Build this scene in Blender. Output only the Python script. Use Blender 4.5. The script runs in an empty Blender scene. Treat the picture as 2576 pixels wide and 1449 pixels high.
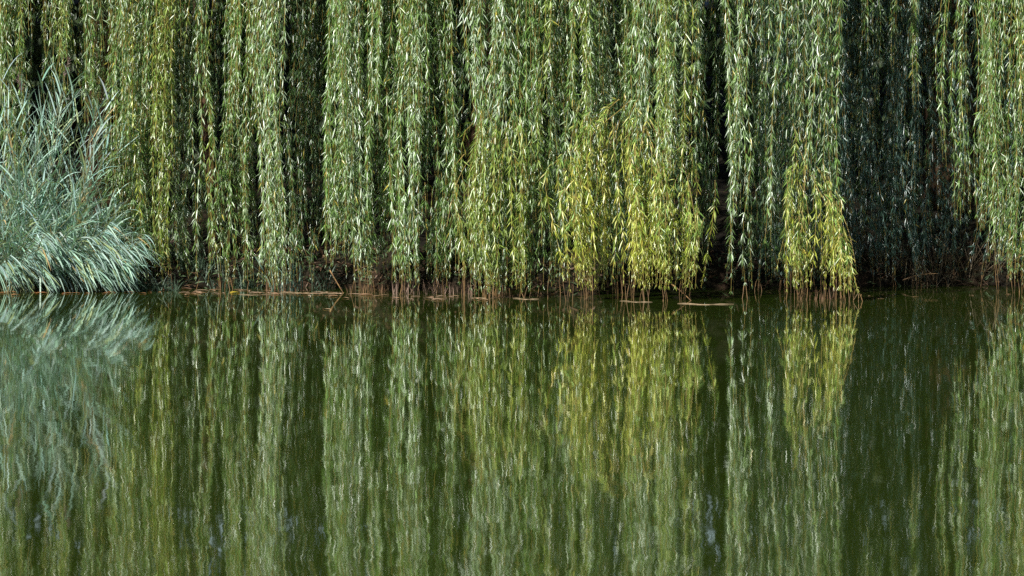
import bpy, math
import numpy as np
rng = np.random.default_rng(11)
scn = bpy.context.scene
col = scn.collection
# ------------------------------------------------------------------ camera model (level telephoto with a vertical shift)
F, HV, CU, CZ = 11592.0, 269.0, 1288.0, 1.5      # focal length in 1/2576 frame widths, horizon row, middle column, camera height
def at(u, v, Y):
    return np.array(((u - CU) * Y / F, Y, CZ + (HV - v) * Y / F))
def X(u, Y): return (u - CU) * Y / F
def Z(v, Y): return CZ + (HV - v) * Y / F

# ------------------------------------------------------------------ materials
def new_mat(name):
    m = bpy.data.materials.new(name); m.use_nodes = True
    nt = m.node_tree
    return m, nt, nt.nodes['Principled BSDF'], nt.nodes['Material Output']

def leaf_mat(name, rough, spec, trans, tgain):
    m, nt, p, out = new_mat(name)
    a = nt.nodes.new('ShaderNodeAttribute'); a.attribute_name = 'tint'
    nt.links.new(a.outputs['Color'], p.inputs['Base Color'])
    p.inputs['Roughness'].default_value = rough
    p.inputs['Specular IOR Level'].default_value = spec
    t = nt.nodes.new('ShaderNodeBsdfTranslucent')
    mx = nt.nodes.new('ShaderNodeMixRGB'); mx.blend_type = 'MULTIPLY'; mx.inputs[0].default_value = 1
    mx.inputs[2].default_value = tgain
    nt.links.new(a.outputs['Color'], mx.inputs[1]); nt.links.new(mx.outputs[0], t.inputs['Color'])
    ms = nt.nodes.new('ShaderNodeMixShader'); ms.inputs[0].default_value = trans
    nt.links.new(p.outputs[0], ms.inputs[1]); nt.links.new(t.outputs[0], ms.inputs[2])
    nt.links.new(ms.outputs[0], out.inputs['Surface'])
    return m

def noise_mat(name, c1, c2, scale, rough=0.8, stretch=(1, 1, 1), bump=0.0, c3=None):
    m, nt, p, out = new_mat(name)
    tc = nt.nodes.new('ShaderNodeTexCoord'); mp = nt.nodes.new('ShaderNodeMapping')
    mp.inputs['Scale'].default_value = stretch
    n = nt.nodes.new('ShaderNodeTexNoise'); n.inputs['Scale'].default_value = scale; n.inputs['Detail'].default_value = 6
    r = nt.nodes.new('ShaderNodeValToRGB')
    r.color_ramp.elements[0].color = (*c1, 1); r.color_ramp.elements[0].position = .32
    r.color_ramp.elements[1].color = (*c2, 1); r.color_ramp.elements[1].position = .68
    if c3:
        e = r.color_ramp.elements.new(.5); e.color = (*c3, 1)
    nt.links.new(tc.outputs['Object'], mp.inputs[0]); nt.links.new(mp.outputs[0], n.inputs['Vector'])
    nt.links.new(n.outputs['Fac'], r.inputs[0]); nt.links.new(r.outputs[0], p.inputs['Base Color'])
    p.inputs['Roughness'].default_value = rough
    if rough > .85: p.inputs['Specular IOR Level'].default_value = .12
    if bump:
        b = nt.nodes.new('ShaderNodeBump'); b.inputs['Strength'].default_value = bump; b.inputs['Distance'].default_value = .03
        nt.links.new(n.outputs['Fac'], b.inputs['Height']); nt.links.new(b.outputs[0], p.inputs['Normal'])
    return m

M_LEAF = leaf_mat('willow_leaf', .33, .80, .22, (1.25, 1.7, .5, 1))
M_REED = leaf_mat('reed_leaf', .5, .45, .22, (1.2, 1.4, .8, 1))
M_CROWN = leaf_mat('crown_leaf', .5, .4, .15, (1.4, 1.5, .5, 1))
M_DRY = leaf_mat('dry_leaf', .6, .3, .15, (1.2, 1.0, .6, 1))
M_TWIG = noise_mat('willow_twig', (.20, .14, .03), (.34, .25, .06), 9, .5)
M_BARE = noise_mat('bare_twig', (.06, .032, .014), (.26, .15, .055), 14, .6)
M_BARK = noise_mat('willow_bark', (.016, .010, .006), (.075, .042, .022), 9, .9, (1, 1, .18), 1.0)
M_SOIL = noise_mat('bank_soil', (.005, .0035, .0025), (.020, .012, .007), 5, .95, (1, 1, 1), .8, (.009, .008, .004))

def water_mat():
    m, nt, p, out = new_mat('pond_water')
    p.inputs['Base Color'].default_value = (.018, .030, .003, 1)
    p.inputs['Roughness'].default_value = .026
    p.inputs['IOR'].default_value = 1.34
    tc = nt.nodes.new('ShaderNodeTexCoord')
    def layer(scale, stretch, amp, det):
        mp = nt.nodes.new('ShaderNodeMapping'); mp.inputs['Scale'].default_value = stretch
        n = nt.nodes.new('ShaderNodeTexNoise'); n.inputs['Scale'].default_value = scale; n.inputs['Detail'].default_value = det
        nt.links.new(tc.outputs['Object'], mp.inputs[0]); nt.links.new(mp.outputs[0], n.inputs['Vector'])
        s = nt.nodes.new('ShaderNodeVectorMath'); s.operation = 'SUBTRACT'; s.inputs[1].default_value = (.5, .5, .5)
        nt.links.new(n.outputs['Color'], s.inputs[0])
        k = nt.nodes.new('ShaderNodeVectorMath'); k.operation = 'MULTIPLY'; k.inputs[1].default_value = (amp[0], amp[1], 0)
        nt.links.new(s.outputs[0], k.inputs[0])
        return k
    ls = [layer(24, (1, .3, 1), (.009, .0028), 1.0), layer(3.2, (1, .5, 1), (.009, .0030), 1.0), layer(.35, (1, 1, 1), (.004, .004), 1.0)]
    acc = ls[0]
    for l in ls[1:]:
        a = nt.nodes.new('ShaderNodeVectorMath'); a.operation = 'ADD'
        nt.links.new(acc.outputs[0], a.inputs[0]); nt.links.new(l.outputs[0], a.inputs[1]); acc = a
    a = nt.nodes.new('ShaderNodeVectorMath'); a.operation = 'ADD'; a.inputs[1].default_value = (0, 0, 1)
    nt.links.new(acc.outputs[0], a.inputs[0])
    nn = nt.nodes.new('ShaderNodeVectorMath'); nn.operation = 'NORMALIZE'
    nt.links.new(a.outputs[0], nn.inputs[0]); nt.links.new(nn.outputs[0], p.inputs['Normal'])
    return m
M_WATER = water_mat()

# ------------------------------------------------------------------ mesh helpers
def make_mesh(name, V, faces, mat, tint=None, smooth=False):
    """faces: list of (M,k) int arrays"""
    me = bpy.data.meshes.new(name)
    V = np.asarray(V, dtype=np.float32)
    idx = np.concatenate([f.ravel() for f in faces]).astype(np.int32)
    sizes = np.concatenate([np.full(len(f), f.shape[1]) for f in faces]).astype(np.int32)
    starts = np.concatenate([[0], np.cumsum(sizes)[:-1]]).astype(np.int32)
    me.vertices.add(len(V)); me.vertices.foreach_set('co', V.ravel())
    me.loops.add(len(idx)); me.loops.foreach_set('vertex_index', idx)
    me.polygons.add(len(sizes)); me.polygons.foreach_set('loop_start', starts)
    if smooth: me.polygons.foreach_set('use_smooth', np.ones(len(sizes), dtype=bool))
    me.update(calc_edges=True)
    if tint is not None:
        at_ = me.color_attributes.new('tint', 'FLOAT_COLOR', 'POINT')
        c = np.ones((len(V), 4), dtype=np.float32); c[:, :3] = tint
        at_.data.foreach_set('color', c.ravel())
    if isinstance(mat, (list, tuple)):
        for m_ in mat: me.materials.append(m_)
        me.polygons.foreach_set('material_index', np.concatenate([np.full(len(f), k_) for k_, f in enumerate(faces)]).astype(np.int32))
    else: me.materials.append(mat)
    return me

def link(name, me, parent=None, loc=None):
    o = bpy.data.objects.new(name, me); col.objects.link(o)
    if parent is not None: o.parent = parent
    if loc is not None: o.location = loc
    return o
def tag(o, label, cat, group=None, kind=None):
    o['label'] = label; o['category'] = cat
    if group: o['group'] = group
    if kind: o['kind'] = kind
    return o
def struct(name, me):
    o = link(name, me); o['kind'] = 'structure'; return o
def norm(a): return a / np.maximum(np.linalg.norm(a, axis=-1, keepdims=True), 1e-9)

def leaf_arrays(B, d, s, L, W, bend, tint, fold=.25):
    """lance-shaped leaves: 5 verts, 4 triangles each, folded on the midrib and bent downward"""
    n = np.cross(s, d)
    L_, W_ = L[:, None], W[:, None]
    m = B + d * L_ * .4 - np.array([0, 0, 1]) * (bend * L * .12)[:, None]
    l = m + s * W_ * .5 + n * W_ * fold
    r = m - s * W_ * .5 + n * W_ * fold
    t = B + d * L_ - np.array([0, 0, 1]) * (bend * L * .5)[:, None]
    V = np.stack([B, l, m, r, t], 1).reshape(-1, 3)
    k = np.arange(len(B))[:, None] * 5
    Fc = np.concatenate([k + np.array([0, 2, 1]), k + np.array([0, 3, 2]), k + np.array([1, 2, 4]), k + np.array([2, 3, 4])])
    return V, Fc, np.repeat(tint, 5, axis=0)

def tubes(paths, radii, sides=3):
    """paths: list of (k,3); radii: list of (k,)"""
    Vs, Fs, o = [], [], 0
    for p, r in zip(paths, radii):
        k = len(p)
        t = norm(np.gradient(p, axis=0))
        ref = np.where(np.abs(t[:, 2:3]) > .9, np.array([[1., 0, 0]]), np.array([[0, 0, 1.]]))
        e1 = norm(np.cross(t, ref)); e2 = np.cross(t, e1)
        a = np.arange(sides) * 2 * math.pi / sides
        ring = p[:, None] + r[:, None, None] * (np.cos(a)[None, :, None] * e1[:, None] + np.sin(a)[None, :, None] * e2[:, None])
        Vs.append(ring.reshape(-1, 3))
        i = np.arange(k - 1)[:, None] * sides; j = np.arange(sides)[None]; j2 = (j + 1) % sides
        Fs.append(np.stack([i + j, i + j2, i + sides + j2, i + sides + j], -1).reshape(-1, 4) + o)
        o += k * sides
    return np.concatenate(Vs), np.concatenate(Fs)

# ------------------------------------------------------------------ willow strands
TINTS = {   # main leaf colour, pale colour, share of pale leaves, share of yellowed leaves
    'g': ((.108, .192, .040), (.25, .33, .18), .28, .016),
    's': ((.138, .225, .062), (.33, .41, .28), .40, .016),
    'gy': ((.165, .230, .036), (.26, .33, .11), .22, .03),
    'y': ((.29, .335, .038), (.38, .42, .12), .25, .05),
    'yy': ((.34, .37, .048), (.47, .47, .13), .25, .09),
    'd': ((.056, .110, .030), (.12, .18, .10), .20, .012),  # leaf green darkened: shade of gaps and back falls put into the colour
    'b': ((.052, .105, .076), (.10, .165, .14), .16, .008),  # leaf green with the bluish shade of the recess painted in
}
STEP = .04
def strands(start, d0, zend, stiff, sway):
    """hang n twigs from their start points; returns a list of point rows"""
    n = len(start)
    K = int(np.max(start[:, 2] - zend) / STEP * 1.5) + 12
    P = np.empty((K, n, 3)); p = start.copy(); d = norm(d0)
    g = np.array([0, 0, -1.])
    for k in range(K):
        P[k] = p
        p = p + d * STEP
        d = norm(d + (g - d) * (STEP / stiff)[:, None])
    s = np.arange(K) * STEP
    for ax in (0, 1):
        f1 = rng.uniform(1.2, 2.6, n); f2 = rng.uniform(3.5, 7, n)
        P[:, :, ax] += sway * np.sqrt(s)[:, None] * (np.sin(s[:, None] * f1 + rng.uniform(0, 6.3, n)) + .35 * np.sin(s[:, None] * f2 + rng.uniform(0, 6.3, n)))
    res = []
    for i in range(n):
        k = int(np.argmax(P[:, i, 2] < zend[i])) or K - 1
        res.append(P[:max(k + 1, 3), i])
    return res

NBRANCH = 0
def hanging_branch(tree, start, d0, zend, tint='g', stiff=.25, sway=.015, bough=None, spacing=.0125, leaf=.075, dip=True, angle=30, close=.0):
    """one drooping branch: its twigs, its leaves, and the leafless ends that stand in the water"""
    global NBRANCH
    NBRANCH += 1
    n = len(start)
    st = np.full(n, stiff) * rng.uniform(.7, 1.3, n)
    paths = strands(start, d0, zend, st, sway)
    xc = start[:, 0].mean(); zt = start[:, 2].max(); a1, a2, a3 = rng.uniform(0, 6.3, 3); w1 = rng.uniform(1.1, 2.2); w2 = rng.uniform(2, 4.5); bulge = rng.uniform(.1, .4)
    for p in paths:                       # the twigs of one branch swing and gather together
        h = zt - p[:, 2]; f = np.linspace(0, 1, len(p)); drift = rng.normal(0, .03)
        p[:, 0] += (xc - p[:, 0]) * (close * f ** 1.3 + bulge * np.sin(h * w2 + a1 * 2)) + .034 * np.sin(h * w1 + a1) + drift * f + .009 * np.sin(h * 4.3 + a2)
        p[:, 1] += .03 * np.sin(h * w1 * .8 + a3)
    main, pale, ps, ysh = TINTS[tint]
    B, D, S, LL, WW, TT = [], [], [], [], [], []
    tp, tr, bp, br = [], [], [], []
    for p in paths:
        seg = np.arange(0, len(p), 3)
        if seg[-1] != len(p) - 1: seg = np.append(seg, len(p) - 1)
        q = p[seg]
        r = np.linspace(.0024, .0013, len(q)) * (.6 if tint in 'bd' else 1); tp.append(q); tr.append(r)
        length = (len(p) - 1) * STEP
        cnt = max(4, int(length / spacing))
        sp = rng.uniform(.01, length, cnt)
        sp = np.sort(np.clip(sp + .030 * np.sin(sp * rng.uniform(28, 46) + rng.uniform(0, 6.3)), .005, length - .002))
        # leaves sit in loose tufts
        f = sp / STEP; i = np.minimum(f.astype(int), len(p) - 2); w = (f - i)[:, None]
        base = p[i] * (1 - w) + p[i + 1] * w
        t = norm(p[i + 1] - p[i])
        ph = np.arange(cnt) * 2.4 + rng.uniform(0, 6.3) + rng.normal(0, .5, cnt)
        e1 = norm(np.cross(t, np.array([0, 1., .02]))); e2 = np.cross(t, e1)
        th = np.radians(np.clip(rng.normal(angle, 13, cnt), 4, 85))[:, None]
        out = np.cos(ph)[:, None] * e1 + np.sin(ph)[:, None] * e2
        d = norm(np.cos(th) * t + np.sin(th) * out)
        s = norm(np.cross(d, out) + .55 * rng.normal(size=(cnt, 3)))
        s = norm(s - d * np.sum(s * d, 1, keepdims=True))
        taper = np.clip((length - sp) / .25, .45, 1)
        L = leaf * rng.uniform(.62, 1.22, cnt) * taper
        W = L * rng.uniform(.095, .14, cnt)
        mn = TINTS['gy'][0] if tint in ('y', 'yy') and rng.random() < .12 else main
        tint0 = np.array(mn) * rng.uniform(.8, 1.2)
        c = np.tile(tint0, (cnt, 1)) * rng.uniform(.72, 1.3, (cnt, 1))
        if tint in ('y', 'yy'):
            bl = np.clip((sp - .0) / .45 + rng.normal(0, .22, cnt), 0, 1)[:, None]
            c = c * bl + np.array(TINTS['g'][0]) * 1.25 * rng.uniform(.75, 1.3, (cnt, 1)) * (1 - bl)
        u = rng.random(cnt)
        c[u < ps] = np.array(pale) * rng.uniform(.75, 1.15, (int((u < ps).sum()), 1))
        yk = u > 1 - ysh
        c[yk] = np.array((.36, .30, .045)) * rng.uniform(.7, 1.2, (int(yk.sum()), 1))
        B.append(base); D.append(d); S.append(s); LL.append(L); WW.append(W); TT.append(c)
        if dip and p[-1, 2] < .24 and rng.random() < .27:
            e = p[-1]; k = 1 + (rng.random() < .25)
            for _ in range(k):
                m = 5; zz = np.linspace(0, 1, m)[:, None]
                b = e + np.array([rng.normal(0, .012), rng.normal(0, .012), 0])
                foot = np.array([b[0] + rng.normal(0, .018), b[1] + rng.normal(0, .02), -.06])
                bp.append(b * (1 - zz) + foot * zz + np.array([1, 0, 0]) * np.sin(zz * 3.1) * rng.normal(0, .006))
                br.append(np.full(m, rng.uniform(.0018, .0040)))
    if bough is not None:
        tp.append(bough); tr.append(np.linspace(.0035, .002, len(bough)))
    V, Fc = tubes(tp, tr)
    if bp:
        V2, F2 = tubes(bp, br)
        o = link('hanging_branch', make_mesh('hanging_branch', np.concatenate([V, V2]), [Fc, F2 + len(V)], [M_TWIG, M_BARE]), tree)
    else:
        o = link('hanging_branch', make_mesh('hanging_branch', V, [Fc], M_TWIG), tree)
    LV, LF, LC = leaf_arrays(np.concatenate(B), np.concatenate(D), np.concatenate(S), np.concatenate(LL), np.concatenate(WW),
                             rng.uniform(0, .5, sum(map(len, LL))), np.concatenate(TT))
    link('leaves', make_mesh('leaves', LV, [LF], M_LEAF, LC), o)
    return o

DENS = 1.4
def drape(tree, u0, u1, vb, Y, n, tint='g', depth=.30, ragged=.12, vt=None, dens=None, **kw):
    """a vertical fall of twigs between two columns, from above the picture (or from row vt) down to row vb"""
    if dens is None: dens = .9 if (tree is T1 and u0 > 1740 and u1 - u0 < 48) else DENS
    n = max(1, int(round(n * dens * (rng.uniform(.75, 1.3) if n > 4 else 1))))
    if tree is not T1: kw.setdefault('leaf', .068)
    xs = X(u0, Y) + (X(u1, Y) - X(u0, Y)) * (np.arange(n) + rng.uniform(.1, .9, n)) / n
    rel = 2 * (xs - X(u0, Y)) / (X(u1, Y) - X(u0, Y)) - 1
    rad = .5 * (X(u1, Y) - X(u0, Y)) * (.7 if tree is T0 else 1.15)
    ys = Y + rad * .6 - rad * np.sqrt(1 - rel ** 2 * .98) + rng.uniform(-.3, 1, n) ** 2 * depth * 1.6
    wl = .085 + .022 * rng.normal(size=n)
    zb = Z(vb, Y)
    if 'close' not in kw: kw['close'] = .5 if vb < 600 else .12
    rg = (rng.random(n) < .5) if vb < 640 else (rng.random(n) < .22)
    ze = zb + rng.exponential(ragged * (2 if vb < 600 else 1), n) * rg + rng.normal(0, .02, n)
    ze = np.maximum(ze, wl)
    if vt is None: zs = rng.uniform(2.9, 3.8, n)
    else: zs = Z(vt, Y) + rng.uniform(-.18, .18, n)
    zs = np.maximum(zs, ze + .25)
    d0 = np.stack([rng.normal(0, .18, n), -np.abs(rng.normal(.15, .2, n)), np.full(n, -1.)], 1)
    start = np.stack([xs - d0[:, 0] * .25, ys - d0[:, 1] * .25, zs], 1)
    return hanging_branch(tree, start, d0, ze, tint, **kw)

def bough_drape(tree, pts, Y, n, vb, tint, spread=.10, depth=.14, ragged=.12, lead=0, wide=.05, rise=.07, **kw):
    """twigs hanging off an arching bough given by its points"""
    n = max(2, int(round(n * DENS)))
    P = np.array([at(u, v, Y) for u, v in pts])
    # smooth
    for _ in range(2):
        Q = np.empty((2 * len(P) - 1, 3)); Q[::2] = P; Q[1::2] = (P[:-1] + P[1:]) / 2
        R = Q.copy(); R[1:-1] = (Q[:-2] + 2 * Q[1:-1] + Q[2:]) / 4; P = R
    P[:, 1] += np.linspace(.35, -.05, len(P))
    T = norm(np.gradient(P, axis=0))
    f = (lead + (1 - lead) * np.sort(rng.uniform(0, 1, n))) * (len(P) - 1.01)
    i = f.astype(int); w = (f - i)[:, None]
    st = P[i] * (1 - w) + P[i + 1] * w
    st[:, 1] += rng.uniform(-depth, depth, n); st[:, 0] += rng.normal(0, wide, n); st[:, 2] += rng.exponential(rise, n)
    d0 = T[i] + rng.normal(0, .35, (n, 3)); 
    ze = Z(vb, Y) + rng.exponential(ragged, n) * (rng.random(n) < .35)
    ze = np.maximum(np.minimum(ze, st[:, 2] - .25), (.085 + .02 * rng.normal(size=n)))
    return hanging_branch(tree, st, d0, ze, tint, stiff=spread, bough=P, **kw)

# ------------------------------------------------------------------ willow trees: trunk, limbs, crown
def tree_root(X0, Y0, z0, label):
    o = bpy.data.objects.new('weeping_willow', None); col.objects.link(o)
    tag(o, label, 'willow tree', 'weeping willows along the far bank')
    return o
def smooth_path(P, it=2):
    P = np.array(P, float)
    for _ in range(it):
        Q = np.empty((2 * len(P) - 1, 3)); Q[::2] = P; Q[1::2] = (P[:-1] + P[1:]) / 2
        R = Q.copy(); R[1:-1] = (Q[:-2] + 2 * Q[1:-1] + Q[2:]) / 4; P = R
    return P
def limb(tree, name, pts, r0, r1):
    P = smooth_path(pts, 3)
    r = np.linspace(r0, r1, len(P)) * (1 + .08 * np.sin(np.arange(len(P)) * 1.7))
    if name == 'trunk': r[:4] *= np.array([1.5, 1.3, 1.15, 1.05])
    V, Fc = tubes([P], [r], 14)
    V += rng.normal(0, r0 * .03, V.shape)
    return link(name, make_mesh(name, V, [Fc], M_BARK, smooth=True), tree)
def crown(tree, c, R, n, front):
    """leaf clumps through the upper crown, behind the hanging front"""
    k = n // 40
    d = norm(rng.normal(size=(k, 3))); rad = rng.uniform(.35, 1, k)[:, None] ** .5
    cc = np.array(c) + d * rad * np.array(R)
    cc = cc[(cc[:, 2] > 2.9) & (cc[:, 1] > front + (cc[:, 2] - 2.9) * .25)]
    B = np.repeat(cc, 40, 0) + rng.normal(0, 1, (len(cc) * 40, 3)) * np.array([.22, .22, .32])
    B = B[B[:, 2] > 2.7]
    m = len(B)
    dd = norm(rng.normal(0, .45, (m, 3)) + np.array([0, 0, -.8])); s = norm(np.cross(dd, rng.normal(size=(m, 3))))
    L = rng.uniform(.12, .22, m)
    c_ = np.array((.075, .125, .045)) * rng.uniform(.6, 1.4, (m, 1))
    V, Fc, C = leaf_arrays(B, dd, s, L, L * .24, rng.uniform(0, .5, m), c_)
    link('crown', make_mesh('crown', V, [Fc], M_CROWN, C), tree)

T0 = tree_root(X(250, 40), 40, .4, 'willow with loose green strands behind the blue-green reeds, its curtain ending at the dark gap')
T1 = tree_root(X(1150, 40.5), 40.5, .4, 'sunlit willow with yellowish tufts and long silvery strands dipping straight into the water')
T2 = tree_root(X(2390, 41.5), 41.5, .4, 'willow in deep blue-green shade whose upper strands catch the sun beside the bright willow')

limb(T0, 'trunk', [at(252, 760, 39.6), at(256, 520, 39.7), at(250, 250, 39.9), at(262, -150, 40.2), at(300, -700, 40.4)], .17, .09)
limb(T0, 'trunk', [at(548, 745, 38.9), at(545, 620, 38.95), at(536, 480, 39.1), at(515, 250, 39.5), at(470, -250, 40)], .055, .035)
limb(T1, 'trunk', [at(1222, 760, 40.5), at(1226, 500, 40.5), at(1230, 200, 40.4), at(1240, -200, 40.2), at(1300, -900, 40)], .2, .14)
limb(T2, 'trunk', [at(2385, 760, 41.5), at(2395, 500, 41.5), at(2390, 100, 41.4), at(2350, -300, 41.2), at(2330, -900, 41)], .26, .16)
for (t, u, Y, spans) in ((T0, 262, 40.2, (60, 400, 690, 30)), (T1, 1240, 40.2, (900, 1220, 1560, 1850, 2080)), (T2, 2350, 41.2, (2200, 2480, 2620))):
    for uu in spans:
        Yf = 38.4 if t is T0 else 36.8 if t is T1 else 38.3
        zt = rng.uniform(3.5, 3.9)
        a = at(u, -150 - rng.uniform(0, 120), Y)
        b = np.array([X(uu, Yf), Yf, zt]); m = (a + b) / 2 + np.array([0, 0, .9])
        limb(t, 'limb', [a, a * .6 + m * .4 + np.array([0, 0, .35]), m, b * .6 + m * .4 + np.array([0, 0, .1]), b, b + np.array([0, -.25, -.35])], .09, .015)
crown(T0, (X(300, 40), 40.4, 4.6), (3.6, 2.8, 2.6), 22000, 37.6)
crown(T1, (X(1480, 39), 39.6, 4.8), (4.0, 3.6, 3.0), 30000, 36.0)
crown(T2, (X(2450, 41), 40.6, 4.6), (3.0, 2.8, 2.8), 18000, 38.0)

# left willow: (left column, right column, lowest row, distance, twigs, tint)
for a in [(-170, -80, 600, 38.7, 10, 'g'), (-85, 0, 640, 38.6, 10, 'g'), (0, 45, 520, 38.5, 9, 'g'), (38, 78, 480, 38.6, 7, 'g'), (118, 150, 215, 38.1, 4, 'g'),
          (152, 176, 260, 38.2, 3, 'gy'), (196, 232, 310, 38.2, 7, 'g'), (228, 262, 290, 38.3, 6, 'g'),
          (262, 300, 560, 38.15, 6, 'g'), (292, 340, 714, 38.1, 9, 'g'), (335, 372, 714, 37.95, 8, 'g'), (368, 402, 714, 38.1, 6, 'g'),
          (396, 432, 714, 37.9, 8, 'gy'), (428, 470, 714, 38.15, 8, 's'), (465, 500, 714, 38.05, 7, 's'), (497, 530, 714, 37.75, 6, 'g'),
          (558, 588, 714, 37.9, 6, 'g'), (584, 612, 620, 38.0, 5, 'g'), (614, 650, 714, 37.85, 6, 'g'),
          (646, 684, 714, 37.4, 11, 's'), (676, 722, 714, 37.3, 13, 's'), (772, 798, 100, 37.6, 2, 'g'),
          (735, 775, 690, 39.0, 5, 'd'), (770, 812, 690, 39.2, 5, 'd')]:
    drape(T0, *a)
drape(T0, 335, 350, 600, 37.8, 1, 'y'); drape(T0, 508, 522, 690, 37.7, 1, 'gy')
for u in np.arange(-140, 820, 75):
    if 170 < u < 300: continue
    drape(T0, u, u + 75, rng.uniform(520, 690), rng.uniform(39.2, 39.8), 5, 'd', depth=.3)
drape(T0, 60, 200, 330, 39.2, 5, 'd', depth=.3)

drape(T0, 736, 776, 708, 38.3, 4, 'd', vt=560); drape(T0, 772, 806, 704, 38.3, 3, 'd', vt=600)
# middle willow
for a in [(824, 850, 660, 37.25, 4, 'g'), (846, 878, 640, 37.15, 7, 's'), (874, 920, 692, 36.95, 10, 's'), (915, 958, 696, 37.0, 8, 'g'), (952, 972, 340, 36.75, 2, 'g'),
          (980, 1022, 700, 36.85, 8, 'g'), (1018, 1062, 704, 36.75, 10, 's'), (1066, 1100, 700, 37.1, 5, 'd'), (1096, 1140, 690, 36.9, 7, 'g'),
          (1188, 1232, 718, 36.35, 9, 's'), (1230, 1282, 722, 36.25, 11, 's'), (1280, 1330, 720, 36.3, 9, 'g'), (1334, 1372, 560, 36.55, 6, 'g'), (1368, 1400, 700, 36.3, 5, 's'),
          (1398, 1440, 690, 36.55, 5, 'g'), (1416, 1450, 480, 36.35, 4, 'g'), (1448, 1500, 330, 36.3, 8, 's'), (1500, 1550, 690, 36.9, 8, 'd'),
          (1546, 1602, 690, 36.8, 8, 'd'), (1600, 1648, 640, 36.0, 9, 's'), (1644, 1692, 430, 35.8, 9, 's'), (1692, 1748, 690, 36.7, 8, 'd'),
          (1752, 1784, 450, 35.85, 4, 's'), (1822, 1852, 520, 35.75, 6, 's'), (1850, 1890, 490, 35.75, 6, 's'), (1840, 1862, 715, 35.8, 2, 's'), (1886, 1906, 716, 35.8, 2, 's'),
          (1930, 1956, 610, 35.65, 3, 's'), (1966, 1990, 290, 35.9, 2, 'g'), (2000, 2030, 350, 35.8, 3, 's'), (2036, 2062, 475, 35.7, 3, 's'), (2066, 2092, 520, 35.75, 3, 'g'), (2094, 2116, 540, 35.75, 3, 'g'),
          (1890, 1945, 700, 37.6, 9, 'b'), (1945, 2000, 700, 37.5, 9, 'b'), (1996, 2036, 712, 36.3, 4, 'd'), (1760, 1785, 700, 37.3, 3, 'd'), (1822, 1890, 700, 37.5, 8, 'd'), (2000, 2100, 690, 37.5, 15, 'b'), (1900, 1990, 690, 36.95, 8, 'd'), (1985, 2060, 690, 36.9, 8, 'd'), (2045, 2108, 640, 36.8, 8, 'd')]:  # last three falls added behind the front strands to block sun from the right willow
    drape(T1, *a)
bough_drape(T1, [(1250, 300), (1205, 370), (1165, 420), (1140, 480), (1124, 570)], 36.4, 8, 690, 'gy')
bough_drape(T1, [(1592, 248), (1562, 278), (1528, 302), (1490, 335), (1462, 400), (1450, 480), (1444, 560)], 35.75, 28, 714, 'yy', lead=.18, wide=.035)
bough_drape(T1, [(1575, 268), (1550, 330), (1535, 420), (1530, 500)], 36.1, 5, 700, 'gy', lead=.2)
bough_drape(T1, [(1640, 240), (1620, 330), (1605, 420), (1595, 520)], 35.75, 16, 714, 'yy', lead=.08)
bough_drape(T1, [(1620, 300), (1650, 380), (1668, 460), (1676, 560)], 35.72, 16, 716, 'y', lead=.05)
bough_drape(T1, [(1685, 250), (1700, 330), (1716, 400), (1735, 460), (1756, 600)], 35.75, 14, 714, 'y', lead=.22)
bough_drape(T1, [(2034, 330), (2032, 420), (2022, 520), (2010, 640)], 35.85, 14, 716, 'y', lead=.12, rise=.16)
bough_drape(T1, [(2020, 380), (2046, 450), (2076, 500), (2100, 560), (2118, 640)], 35.75, 17, 716, 'yy', lead=.24, wide=.03, rise=.10)
bough_drape(T1, [(2085, 480), (2112, 515), (2136, 570), (2148, 630), (2154, 690)], 35.7, 9, 722, 'yy', lead=.15, rise=.01, wide=.012)
drape(T1, 1195, 1265, 718, 36.05, 14, 'gy', vt=330); drape(T1, 1255, 1330, 720, 36.1, 5, 'gy', vt=330); drape(T1, 1205, 1325, 716, 36.0, 5, 'y', vt=330); drape(T1, 1316, 1334, 690, 35.95, 2, 'gy', vt=330)
drape(T1, 1010, 1180, 700, 37.0, 8, 'g', vt=480)
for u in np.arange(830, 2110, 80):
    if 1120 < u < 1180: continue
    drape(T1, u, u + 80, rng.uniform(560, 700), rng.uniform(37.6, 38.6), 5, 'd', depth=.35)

# shorter strands whose tips end at all heights, hung a little in front of the falls behind them
def front_y(u): return float(np.interp(u, [0, 300, 520, 700, 900, 1100, 1300, 1650, 2100, 2300, 2600], [38.1, 37.8, 37.7, 37.2, 36.75, 36.7, 36.1, 35.65, 35.5, 37.6, 36.9]))
for k in range(58):
    u = rng.uniform(20, 1740)
    if 725 < u < 815 or 1130 < u < 1185 or 1788 < u < 1815 or 1895 < u < 1925 or 525 < u < 555 or 1490 < u < 1600: continue
    if u < 280: vb = rng.uniform(60, 230)
    else: vb = rng.uniform(90, 640)
    t = T0 if u < 800 else T1
    drape(t, u - rng.uniform(8, 24), u + rng.uniform(8, 24), vb, front_y(u) + rng.uniform(-.1, .25), rng.integers(1, 4) if u < 1740 else 1, rng.choice(['g', 's', 'gy'] if vb < 350 else ['g', 'gy', 'gy']), ragged=.3, angle=36)
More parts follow.
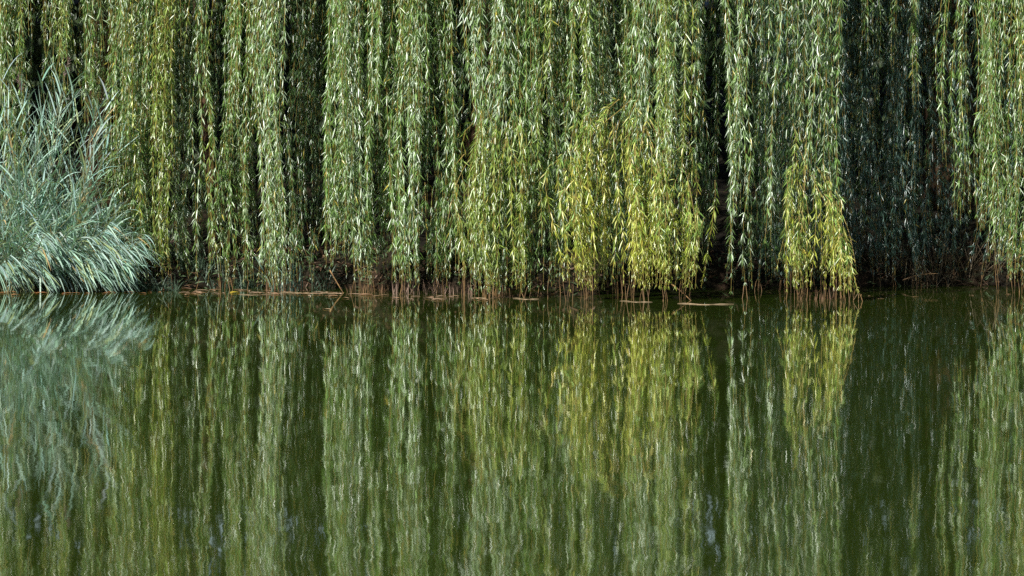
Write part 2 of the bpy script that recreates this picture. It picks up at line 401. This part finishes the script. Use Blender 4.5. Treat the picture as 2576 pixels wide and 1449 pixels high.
# looser curtain filling between the falls
for (t, a, b, Y0, tint) in ((T0, 275, 530, 38.0, 'g'), (T0, 0, 60, 38.7, 'g'), (T0, 190, 262, 38.5, 'g'), (T1, 820, 1125, 37.0, 'g'), (T1, 1190, 1500, 36.4, 'g'), (T1, 1590, 1690, 36.4, 'g')):
    u = a
    while u < b - 10:
        w_ = rng.uniform(30, 55)
        if rng.random() < .55: drape(t, u, min(u + w_, b), 300 if a == 190 else rng.choice([rng.uniform(330, 700), 716]), Y0 + rng.uniform(-.15, .35), int(w_ / 7), tint, ragged=.25)
        u += w_
drape(T1, 1120, 1190, 640, 39.4, 8, 'd', depth=.3); drape(T1, 1785, 1820, 640, 38.9, 4, 'd'); drape(T0, 525, 560, 500, 40.2, 4, 'd'); drape(T0, 725, 775, 560, 40.4, 6, 'd'); drape(T0, 770, 825, 600, 40.3, 6, 'd')  # deep falls added behind the gaps to keep sky out of the reflection
# right willow
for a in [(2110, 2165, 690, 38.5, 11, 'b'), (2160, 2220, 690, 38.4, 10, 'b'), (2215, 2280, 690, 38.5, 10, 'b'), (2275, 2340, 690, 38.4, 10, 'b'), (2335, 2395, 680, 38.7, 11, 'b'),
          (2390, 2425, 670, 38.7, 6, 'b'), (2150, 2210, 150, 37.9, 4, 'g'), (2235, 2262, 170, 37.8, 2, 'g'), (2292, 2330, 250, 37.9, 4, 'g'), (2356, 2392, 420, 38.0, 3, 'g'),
          (2412, 2450, 540, 37.8, 6, 'g'), (2446, 2500, 570, 37.55, 8, 'g'), (2490, 2536, 650, 37.2, 8, 'g'), (2532, 2580, 690, 37.2, 8, 'g'),
          (2576, 2640, 690, 37.6, 9, 'g'), (2640, 2730, 690, 37.8, 10, 'g')]:
    drape(T2, *a)
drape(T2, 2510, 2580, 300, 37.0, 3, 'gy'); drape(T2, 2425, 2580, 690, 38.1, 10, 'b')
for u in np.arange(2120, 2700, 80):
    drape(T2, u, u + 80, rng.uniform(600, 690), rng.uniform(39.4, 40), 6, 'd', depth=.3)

drape(T1, 1502, 1548, 330, 36.35, 7, 's', ragged=.2); drape(T1, 1546, 1600, 350, 36.3, 8, 'g', ragged=.25)
# the curtain goes on to both sides of what the picture shows
for u in np.arange(-820, -180, 62): drape(T0, u, u + 62, rng.uniform(560, 712), rng.uniform(38.4, 39.0), 6, rng.choice(['g', 's', 'gy']), spacing=.020, leaf=.09)
for u in np.arange(2725, 3300, 62): drape(T2, u, u + 62, rng.uniform(560, 712), rng.uniform(37.7, 38.5), 6, rng.choice(['g', 's', 'gy']), spacing=.020, leaf=.09)

# ------------------------------------------------------------------ ground, pond, undergrowth
def bank_y(x):
    return 37.9 + .15 * np.sin(x * 1.1) + .08 * np.sin(x * 3.7 + 1) + .9 / (1 + np.exp(-(x - 2.4) * 2.2)) - .25 / (1 + np.exp((x + 2.6) * 3)) + .7 * np.exp(-((x + 2.05) / .75) ** 2)
def ground_z(x, y):
    t = y - bank_y(x)
    z = np.interp(t, [-2.5, -.35, -.04, .10, .35, 2, 5, 9, 20, 60], [-.9, -.35, -.05, .13, .24, .42, 1.2, 2.6, 3.2, 3.2])
    near = np.interp(y, [-6, -1.0, .6, 3], [.5, .35, -.1, -.9])
    z = np.maximum(z, near)
    side = np.interp(np.abs(x), [55, 62, 80], [-1, .3, .8])
    z = np.maximum(z, side)
    z += (.03 * np.sin(x * 5.3 + y * 2.1) + .02 * np.sin(x * 11 - y * 7)) * (np.abs(x) < 8)
    return z
xs = np.concatenate([[-400, -200, -120, -80, -66, -60, -55, -30, -15], np.arange(-7, 7.01, .08), [15, 30, 55, 60, 66, 80, 120, 200, 400]])
ys = np.concatenate([[-300, -100, -30, -10, -6, -3, -1, 0, .6, 1.5, 3, 10, 20, 30, 34], np.arange(35, 40.5, .07), np.arange(40.6, 49, .4), [55, 65, 80, 120, 250, 500]])
GX, GY = np.meshgrid(xs, ys)
V = np.stack([GX, GY, ground_z(GX, GY)], -1).reshape(-1, 3)
nx = len(xs); i = (np.arange(len(ys) - 1)[:, None] * nx + np.arange(nx - 1)[None]).reshape(-1, 1)
struct('ground', make_mesh('ground', V, [np.concatenate([i, i + 1, i + nx + 1, i + nx], 1)], M_SOIL, smooth=True))
V = np.array([(-58, -2, 0), (58, -2, 0), (58, 41, 0), (-58, 41, 0)], float)
struct('water', make_mesh('water', V, [np.array([[0, 1, 2, 3]])], M_WATER))

m = 80000
B = np.stack([rng.uniform(-8, 8, m), rng.uniform(41.6, 44.5, m), rng.random(m)], 1)
B[:, 2] = ground_z(B[:, 0], B[:, 1]) + B[:, 2] ** .6 * (4.6 + .7 * np.sin(B[:, 0] * 1.7))
d = norm(rng.normal(size=(m, 3)) + np.array([0, -.3, .2])); s = norm(np.cross(d, rng.normal(size=(m, 3))))
L = rng.uniform(.11, .22, m)
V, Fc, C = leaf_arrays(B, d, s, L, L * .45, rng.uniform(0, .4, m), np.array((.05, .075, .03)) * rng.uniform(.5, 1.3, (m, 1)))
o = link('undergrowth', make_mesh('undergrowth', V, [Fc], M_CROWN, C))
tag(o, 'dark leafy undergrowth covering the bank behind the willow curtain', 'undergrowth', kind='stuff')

m = 9000
x = rng.uniform(-6, 6, m); y = bank_y(x) + rng.exponential(.35, m) - .04
B = np.stack([x, y, ground_z(x, y) + rng.uniform(.002, .03, m)], 1)
dd = norm(np.stack([rng.normal(size=m), rng.normal(size=m) * .7, rng.normal(.1, .35, m)], 1)); ss = norm(np.cross(dd, np.array([0, 0, 1.]) + rng.normal(0, .4, (m, 3))))
L = rng.uniform(.04, .11, m); c_ = np.array((.085, .05, .028)) * rng.uniform(.35, 1.6, (m, 1)); k_ = rng.random(m) < .35; c_[k_] = np.array((.045, .07, .03)) * rng.uniform(.5, 1.3, (int(k_.sum()), 1))
V, Fc, C = leaf_arrays(B, dd, ss, L, L * rng.uniform(.08, .3, m), rng.uniform(0, .3, m), c_)
tag(link('leaf_litter', make_mesh('leaf_litter', V, [Fc], M_DRY, C)), 'dark brown leaf litter and low weeds along the muddy bank under the willows', 'leaf litter', kind='stuff')

# ------------------------------------------------------------------ reeds
def blades(B, d0, L, W, droop, tint, seg=6, fold=.18):
    """long arching blades with a folded midrib"""
    n = len(B)
    p = B.copy(); d = norm(d0); V = []
    prof = np.interp(np.linspace(0, 1, seg + 1), [0, .12, .4, .75, 1], [.55, .9, 1, .62, .03])
    side0 = norm(np.cross(d, np.array([0, 0, 1.])) + .35 * rng.normal(size=(n, 3)))
    for k in range(seg + 1):
        s = norm(side0 - d * np.sum(side0 * d, 1, keepdims=True)); nn = np.cross(s, d)
        w = (W * prof[k])[:, None]
        V += [p + s * w * .5 + nn * w * fold, p, p - s * w * .5 + nn * w * fold]
        p = p + d * (L / seg)[:, None]
        d = norm(d + np.array([0, 0, -1.]) * (droop * (k + 1) / seg)[:, None])
    V = np.stack(V, 1)
    k3 = 3 * (seg + 1)
    f = []
    for k in range(seg):
        for a in (0, 1):
            f.append([3 * k + a, 3 * k + a + 1, 3 * k + a + 4, 3 * k + a + 3])
    Fc = (np.arange(n)[:, None, None] * k3 + np.array(f)[None]).reshape(-1, 4)
    return V.reshape(-1, 3), Fc, np.repeat(tint, k3, 0)

def reed_tint(n, base=(.25, .375, .305), dry=.03):
    c = np.array(base) * rng.uniform(.7, 1.25, (n, 1)) * (1 + rng.normal(0, .06, (n, 3)))
    u = rng.random(n)
    c[u < dry] = np.array((.42, .30, .13)) * rng.uniform(.7, 1.1, (int((u < dry).sum()), 1))
    k = (u > .9); c[k] = np.array((.24, .30, .13)) * rng.uniform(.8, 1.1, (int(k.sum()), 1))
    return c

M_STEM = noise_mat('reed_stem', (.10, .12, .06), (.20, .19, .09), 12, .6)
M_PLUME = noise_mat('reed_plume', (.10, .06, .05), (.22, .15, .12), 40, .9)
def reed(u, v0, Y, height, lean, bend, nleaf, leafL, label, group, plume=False, dirbias=(0, 0), fan=False):
    """one reed: an arching stem with alternating blades"""
    base = at(u, v0, Y)
    base[2] = max(float(ground_z(base[0], base[1])), -.05)
    k = 14; p = base.copy(); d = np.array([lean[0], lean[1], 1.]); d /= np.linalg.norm(d); P = []
    b = np.array([lean[0], lean[1], -.9])
    for j in range(k):
        P.append(p.copy()); p = p + d * height / (k - 1); d = d + b * bend * j / k; d /= np.linalg.norm(d)
    P = np.array(P); loc = P[0].copy()
    V, Fc = tubes([P - loc], [np.linspace(.0045, .0018, k)], 5)
    o = link('reed', make_mesh('reed', V, [Fc], M_STEM), loc=loc)
    tag(o, label, 'reed', group)
    f = np.linspace(.55 if fan else .12, .99, nleaf) * (k - 1.01); i = f.astype(int); w = (f - i)[:, None]
    B = P[i] * (1 - w) + P[i + 1] * w; T = norm(P[i + 1] - P[i])
    ph = np.arange(nleaf) * math.pi + rng.normal(0, .7, nleaf) + rng.uniform(0, 6)
    outd = np.stack([np.cos(ph) + dirbias[0], .8 * np.sin(ph) + dirbias[1], np.zeros(nleaf)], 1)
    d0 = T * .9 + outd * rng.uniform(.3, .75, (nleaf, 1))
    if fan: d0 = d0 * .35 + np.array([.55, -.25, -.75]) + rng.normal(0, .16, (nleaf, 3))
    L = leafL * rng.uniform(.65, 1.2, nleaf) * np.interp(f / k, [0, .5, 1], [.8, 1.1, .75])
    V, Fc, C = blades(B - loc, d0, L, rng.uniform(.007, .015, nleaf), rng.uniform(.04, .40, nleaf), reed_tint(nleaf))
    link('leaves', make_mesh('leaves', V, [Fc], M_REED, C), o)
    if plume:
        q = P[-1]; n = 60
        t = rng.random(n); Bp = q - loc + d * .16 * t[:, None]
        dd = norm(d + rng.normal(0, .5, (n, 3))); ss = norm(np.cross(dd, rng.normal(size=(n, 3))))
        V, Fc, C = leaf_arrays(Bp, dd, ss, rng.uniform(.03, .07, n), np.full(n, .005), np.full(n, .5), np.array((.20, .13, .12)) * rng.uniform(.6, 1.2, (n, 1)))
        link('plume', make_mesh('plume', V, [Fc], M_DRY, C), o)
    return o

G1, L1 = 'tall reeds standing at the left edge', 'tall upright reed with long arching blades, standing in front of the left willow strands'
G2, L2 = 'low reeds of the thick bed', 'low blue-green reed packed in the thick bed at the water edge'
G3, L3 = 'bent-over reeds leaning to the right', 'bent-over reed whose pale blades all hang down to the right over the water'
for j in range(34):
    u = rng.uniform(-60, 205) if j > 12 else rng.uniform(50, 190)
    reed(u, 740, rng.uniform(37.75, 38.1), rng.uniform(1.05, 1.66) * (1 - .25 * max(0, u - 170) / 80), (rng.normal(.10, .16), rng.normal(-.05, .1)), rng.uniform(.02, .14), rng.integers(12, 18), rng.uniform(.30, .44), L1, G1, plume=j in (2, 5))
for j in range(170):
    u = rng.uniform(-80, 285)
    h = rng.uniform(.4, 1.0) * np.interp(u, [0, 150, 220, 285], [1, 1, .85, .7])
    reed(u, 740, rng.uniform(37.5, 38.0), h, (rng.normal(.10, .25), rng.normal(-.25, .2)), rng.uniform(.05, .25), rng.integers(13, 19), rng.uniform(.20, .32), L2, G2)
for j in range(95):
    u = rng.uniform(-20, 285)
    reed(u, 740, rng.uniform(37.35, 37.7), rng.uniform(.35, .72), (rng.uniform(.10, .40), rng.normal(-.25, .15)), rng.uniform(.15, .35), rng.integers(14, 20), rng.uniform(.20, .30), L3, G3, dirbias=(.5, -.3), fan=True)

# ------------------------------------------------------------------ tufts under the curtain
def tuft(name, u0, u1, Y, n, h, W, tint, label, cat, mat, up=1.0, spread=.35, droop=.25, group=None, dry=0, zbase=None):
    xs = X(rng.uniform(u0, u1, n), Y); ys = Y + rng.uniform(-.12, .12, n)
    zb = np.maximum(ground_z(xs, ys), -.05) if zbase is None else np.full(n, zbase)
    loc = np.array([xs.mean(), Y, 0.0])
    B = np.stack([xs, ys, zb], 1) - loc
    d0 = np.stack([rng.normal(0, spread, n), rng.normal(-.1, spread, n), np.full(n, up)], 1)
    c = np.array(tint) * rng.uniform(.6, 1.35, (n, 1))
    V, Fc, C = blades(B, d0, h * rng.uniform(.5, 1.2, n), W * rng.uniform(.7, 1.3, n), rng.uniform(.3, 1, n) * droop, c, 5)
    o = link(name, make_mesh(name, V, [Fc], mat, C), loc=loc)
    return tag(o, label, cat, group)

for (u0, u1, Y, n, h, lab) in [(668, 765, 37.6, 42, .14, 'reddish brown root tuft standing in shallow water below the brightest left column'),
                               (870, 975, 37.4, 45, .12, 'sparse brown root tuft beside the long rows of floating leaves'),
                               (985, 1190, 37.0, 115, .14, 'wide pale purplish root mat reaching the water left of the yellow tufts'),
                               (1225, 1320, 36.5, 35, .12, 'thin brown root tuft below the broad yellow-green drape'),
                               (2000, 2100, 35.95, 48, .12, 'dense orange-brown root tuft beneath the rightmost yellow drape')]:
    tuft('root_tuft', u0, u1, Y, n, h, .005, (.15, .085, .045) if u0 != 985 else (.19, .125, .09), lab, 'root tuft', M_DRY, spread=.22, droop=.12, zbase=-.03)
tuft('sedge', 690, 765, 37.7, 40, .36, .012, (.10, .17, .13), 'blue-green sedge with broad blades under the bright left column', 'sedge', M_REED, spread=.35, droop=.5)
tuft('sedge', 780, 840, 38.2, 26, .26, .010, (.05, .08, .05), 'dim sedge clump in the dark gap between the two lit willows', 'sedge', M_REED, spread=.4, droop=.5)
for q, (u0, u1, Y) in enumerate([(300, 450, 37.65), (430, 660, 38.25)]):
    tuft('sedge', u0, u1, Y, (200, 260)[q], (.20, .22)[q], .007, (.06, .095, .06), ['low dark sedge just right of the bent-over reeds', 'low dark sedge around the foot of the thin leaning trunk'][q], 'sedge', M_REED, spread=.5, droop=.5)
for q, (u0, u1) in enumerate([(2180, 2290), (2290, 2400), (2400, 2520)]):
    tuft('dry_grass', u0, u1, 38.75, 80, .36, .006, (.11, .085, .05), ['dry grass in the deepest shade beside the arching yellow twig', 'dry grass with a bent stem in the shade of the right willow', 'dry grass nearest the right edge under the lit strands'][q], 'dry grass', M_DRY, spread=.45, droop=.4, group='dry grass tufts on the shaded bank')

# ------------------------------------------------------------------ floating leaves and straws
def flat_leaf(name, L, W, tint):
    t = np.linspace(0, 1, 7); w = W * np.sin(np.pi * np.clip(t, .02, .98)) ** .8
    z = .004 + .006 * np.sin(t * 3.1) 
    V = np.concatenate([np.stack([t * L - L / 2, w / 2, z + .004], 1), np.stack([t * L - L / 2, w * 0, z], 1), np.stack([t * L - L / 2, -w / 2, z + .003], 1)])
    k = np.arange(6)[:, None]
    Fc = np.concatenate([np.concatenate([k, k + 1, k + 8, k + 7], 1), np.concatenate([k + 7, k + 8, k + 15, k + 14], 1)])
    return make_mesh(name, V, [Fc], M_DRY, np.tile(np.array(tint), (21, 1)))
LM = [flat_leaf('floating_leaf', .11, .022, c) for c in ((.42, .29, .20), (.33, .20, .12), (.26, .17, .10))]
OR = [flat_leaf('floating_leaf', .10, .030, c) for c in ((.34, .15, .06), (.24, .12, .055))]
def float_leaf(me, u, v, label, group=None, s=1):
    Y = CZ * F / (v - HV)
    o = link('floating_leaf', me, loc=(X(u, Y), Y, 0)); o.rotation_euler = (0, 0, rng.normal(0, .7)); o.scale = (s * .75, s, s * .6)
    return tag(o, label, 'fallen leaf', group)
for j in range(75):
    u = rng.uniform(450, 1220) if j < 60 else rng.uniform(380, 700)
    v = np.interp(u, [400, 600, 900, 1100, 1220], [736, 735, 742, 748, 750]) + rng.normal(0, 3.5)
    float_leaf(LM[j % 3], u, v, 'pale tan willow leaf floating in the long row along the bank', 'tan leaves floating in a row', rng.uniform(.7, 1.4))
for j in range(26):
    u = rng.uniform(0, 430)
    float_leaf(OR[j % 2], u, 739 - .012 * u + rng.normal(0, 2.5), 'orange-brown leaf floating at the foot of the reeds', 'orange leaves below the reeds', rng.uniform(.7, 1.3))
float_leaf(flat_leaf('floating_leaf', .10, .05, (.70, .52, .05)), 591, 737, 'bright yellow leaf floating alone before the left willow', s=1.2)
float_leaf(flat_leaf('floating_leaf', .11, .026, (.46, .33, .2)), 822, 779, 'lone tan leaf adrift well out on the open water')
for k, (u, v) in enumerate([(2188, 745), (2216, 752), (2250, 741), (2302, 747), (2444, 744), (2536, 741)]):
    float_leaf(LM[2], u, v, 'small pale leaf floating on the dark water under the shaded willow', 'leaves on the shaded water', .6)
M_STRAW = noise_mat('straw', (.20, .14, .07), (.36, .26, .16), 20, .7)
def straw(u0, u1, v, r, label, group=None):
    Y = CZ * F / (v - HV); a, b = X(u0, Y), X(u1, Y)
    t = np.linspace(0, 1, 9)
    P = np.stack([(t - .5) * (b - a), .10 * np.sin(t * 4 + u0) + .04 * np.sin(t * 11), .002 + .001 * np.sin(t * 9)], 1)
    V, Fc = tubes([P], [r * .6 * np.array([.4, .8, 1.1, .8, 1, .7, 1.1, .7, .3])], 5)
    return tag(link('floating_straw', make_mesh('floating_straw', V, [Fc], M_STRAW), loc=((a + b) / 2, Y, 0)), label, 'straw', group)
straw(1705, 1845, 765, 0.0045, 'long pale straw floating beneath the widest yellow tuft')
straw(1560, 1640, 759, 0.0030, 'short pale straw floating left of the longest straw')
straw(1290, 1356, 752, 0.0035, 'pale straw floating beneath the broad yellow-green drape')
straw(1185, 1290, 749, 0.0025, 'thin straw floating at the right end of the root mat')
straw(700, 860, 736, 0.0030, 'straw lying along the row of tan leaves')
straw(600, 690, 741, 0.0025, 'yellowish straw floating right of the yellow leaf')
tuft('reed_shoot', 243, 247, 37.4, 2, .13, .02, (.55, .62, .66), 'pale bluish reed shoot standing upright in the water below the reeds', 'reed shoot', M_REED, spread=.1, droop=.1, zbase=-.02)
def stick(pts, r, label):
    P = smooth_path([at(*p) for p in pts], 2); loc = P[0].copy()
    V, Fc = tubes([P - loc], [np.linspace(r, r * .5, len(P))], 5)
    return tag(link('dead_stick', make_mesh('dead_stick', V, [Fc], M_BARE), loc=loc), label, 'stick', 'dead sticks leaning at the bank')
stick([(830, 680, 37.6), (850, 715, 37.4), (866, 741, 37.1)], .006, 'thin dead stick leaning into the water in front of the dark gap')
stick([(1690, 715, 36.0), (1720, 738, 35.85), (1750, 768, 35.6)], .006, 'bent dead stick dipping into the water by the longest straw')
stick([(2270, 705, 38.4), (2310, 690, 38.4), (2360, 688, 38.4)], .006, 'curved dry stick lying in the shade over the dry grass')
stick([(2576, 640, 37.7), (2548, 655, 37.6), (2530, 668, 37.6), (2545, 690, 37.7)], .006, 'bent dry stick hanging low at the right edge')

# ------------------------------------------------------------------ light, sky, camera
AZ, EL = math.radians(34), math.radians(41)
trav = np.array((math.sin(AZ) * math.cos(EL), math.cos(AZ) * math.cos(EL), -math.sin(EL)))
import mathutils
sun = bpy.data.lights.new('sun', 'SUN'); sun.energy = 5.0; sun.angle = math.radians(.5); sun.color = (1, .97, .92)
so = bpy.data.objects.new('sun', sun); col.objects.link(so)
so.rotation_euler = mathutils.Vector(trav).to_track_quat('-Z', 'Y').to_euler()
w = bpy.data.worlds.new('World'); scn.world = w; w.use_nodes = True
nt = w.node_tree; bg = nt.nodes['Background']; sky = nt.nodes.new('ShaderNodeTexSky')
sky.sky_type = 'NISHITA'; sky.sun_disc = False; sky.sun_elevation = EL; sky.sun_rotation = math.pi + AZ
nt.links.new(sky.outputs[0], bg.inputs[0]); bg.inputs[1].default_value = .055
cam = bpy.data.cameras.new('camera'); cam.sensor_width = 36; cam.lens = 36 * F / 2576; cam.shift_y = -(724.5 - HV) / 2576
cam.clip_end = 2000
co = bpy.data.objects.new('camera', cam); col.objects.link(co); co.location = (0, 0, CZ); co.rotation_euler = (math.pi / 2, 0, 0)
scn.camera = co
scn.view_settings.view_transform = 'Standard'; scn.view_settings.look = 'None'
scn.view_settings.exposure = .95
scn.cycles.max_bounces = 8; scn.cycles.transmission_bounces = 4; scn.cycles.glossy_bounces = 4; scn.cycles.diffuse_bounces = 2
scn.cycles.use_denoising = False
print('hanging branches', NBRANCH, 'objects', len(bpy.data.objects), 'polys', sum(len(m.polygons) for m in bpy.data.meshes))
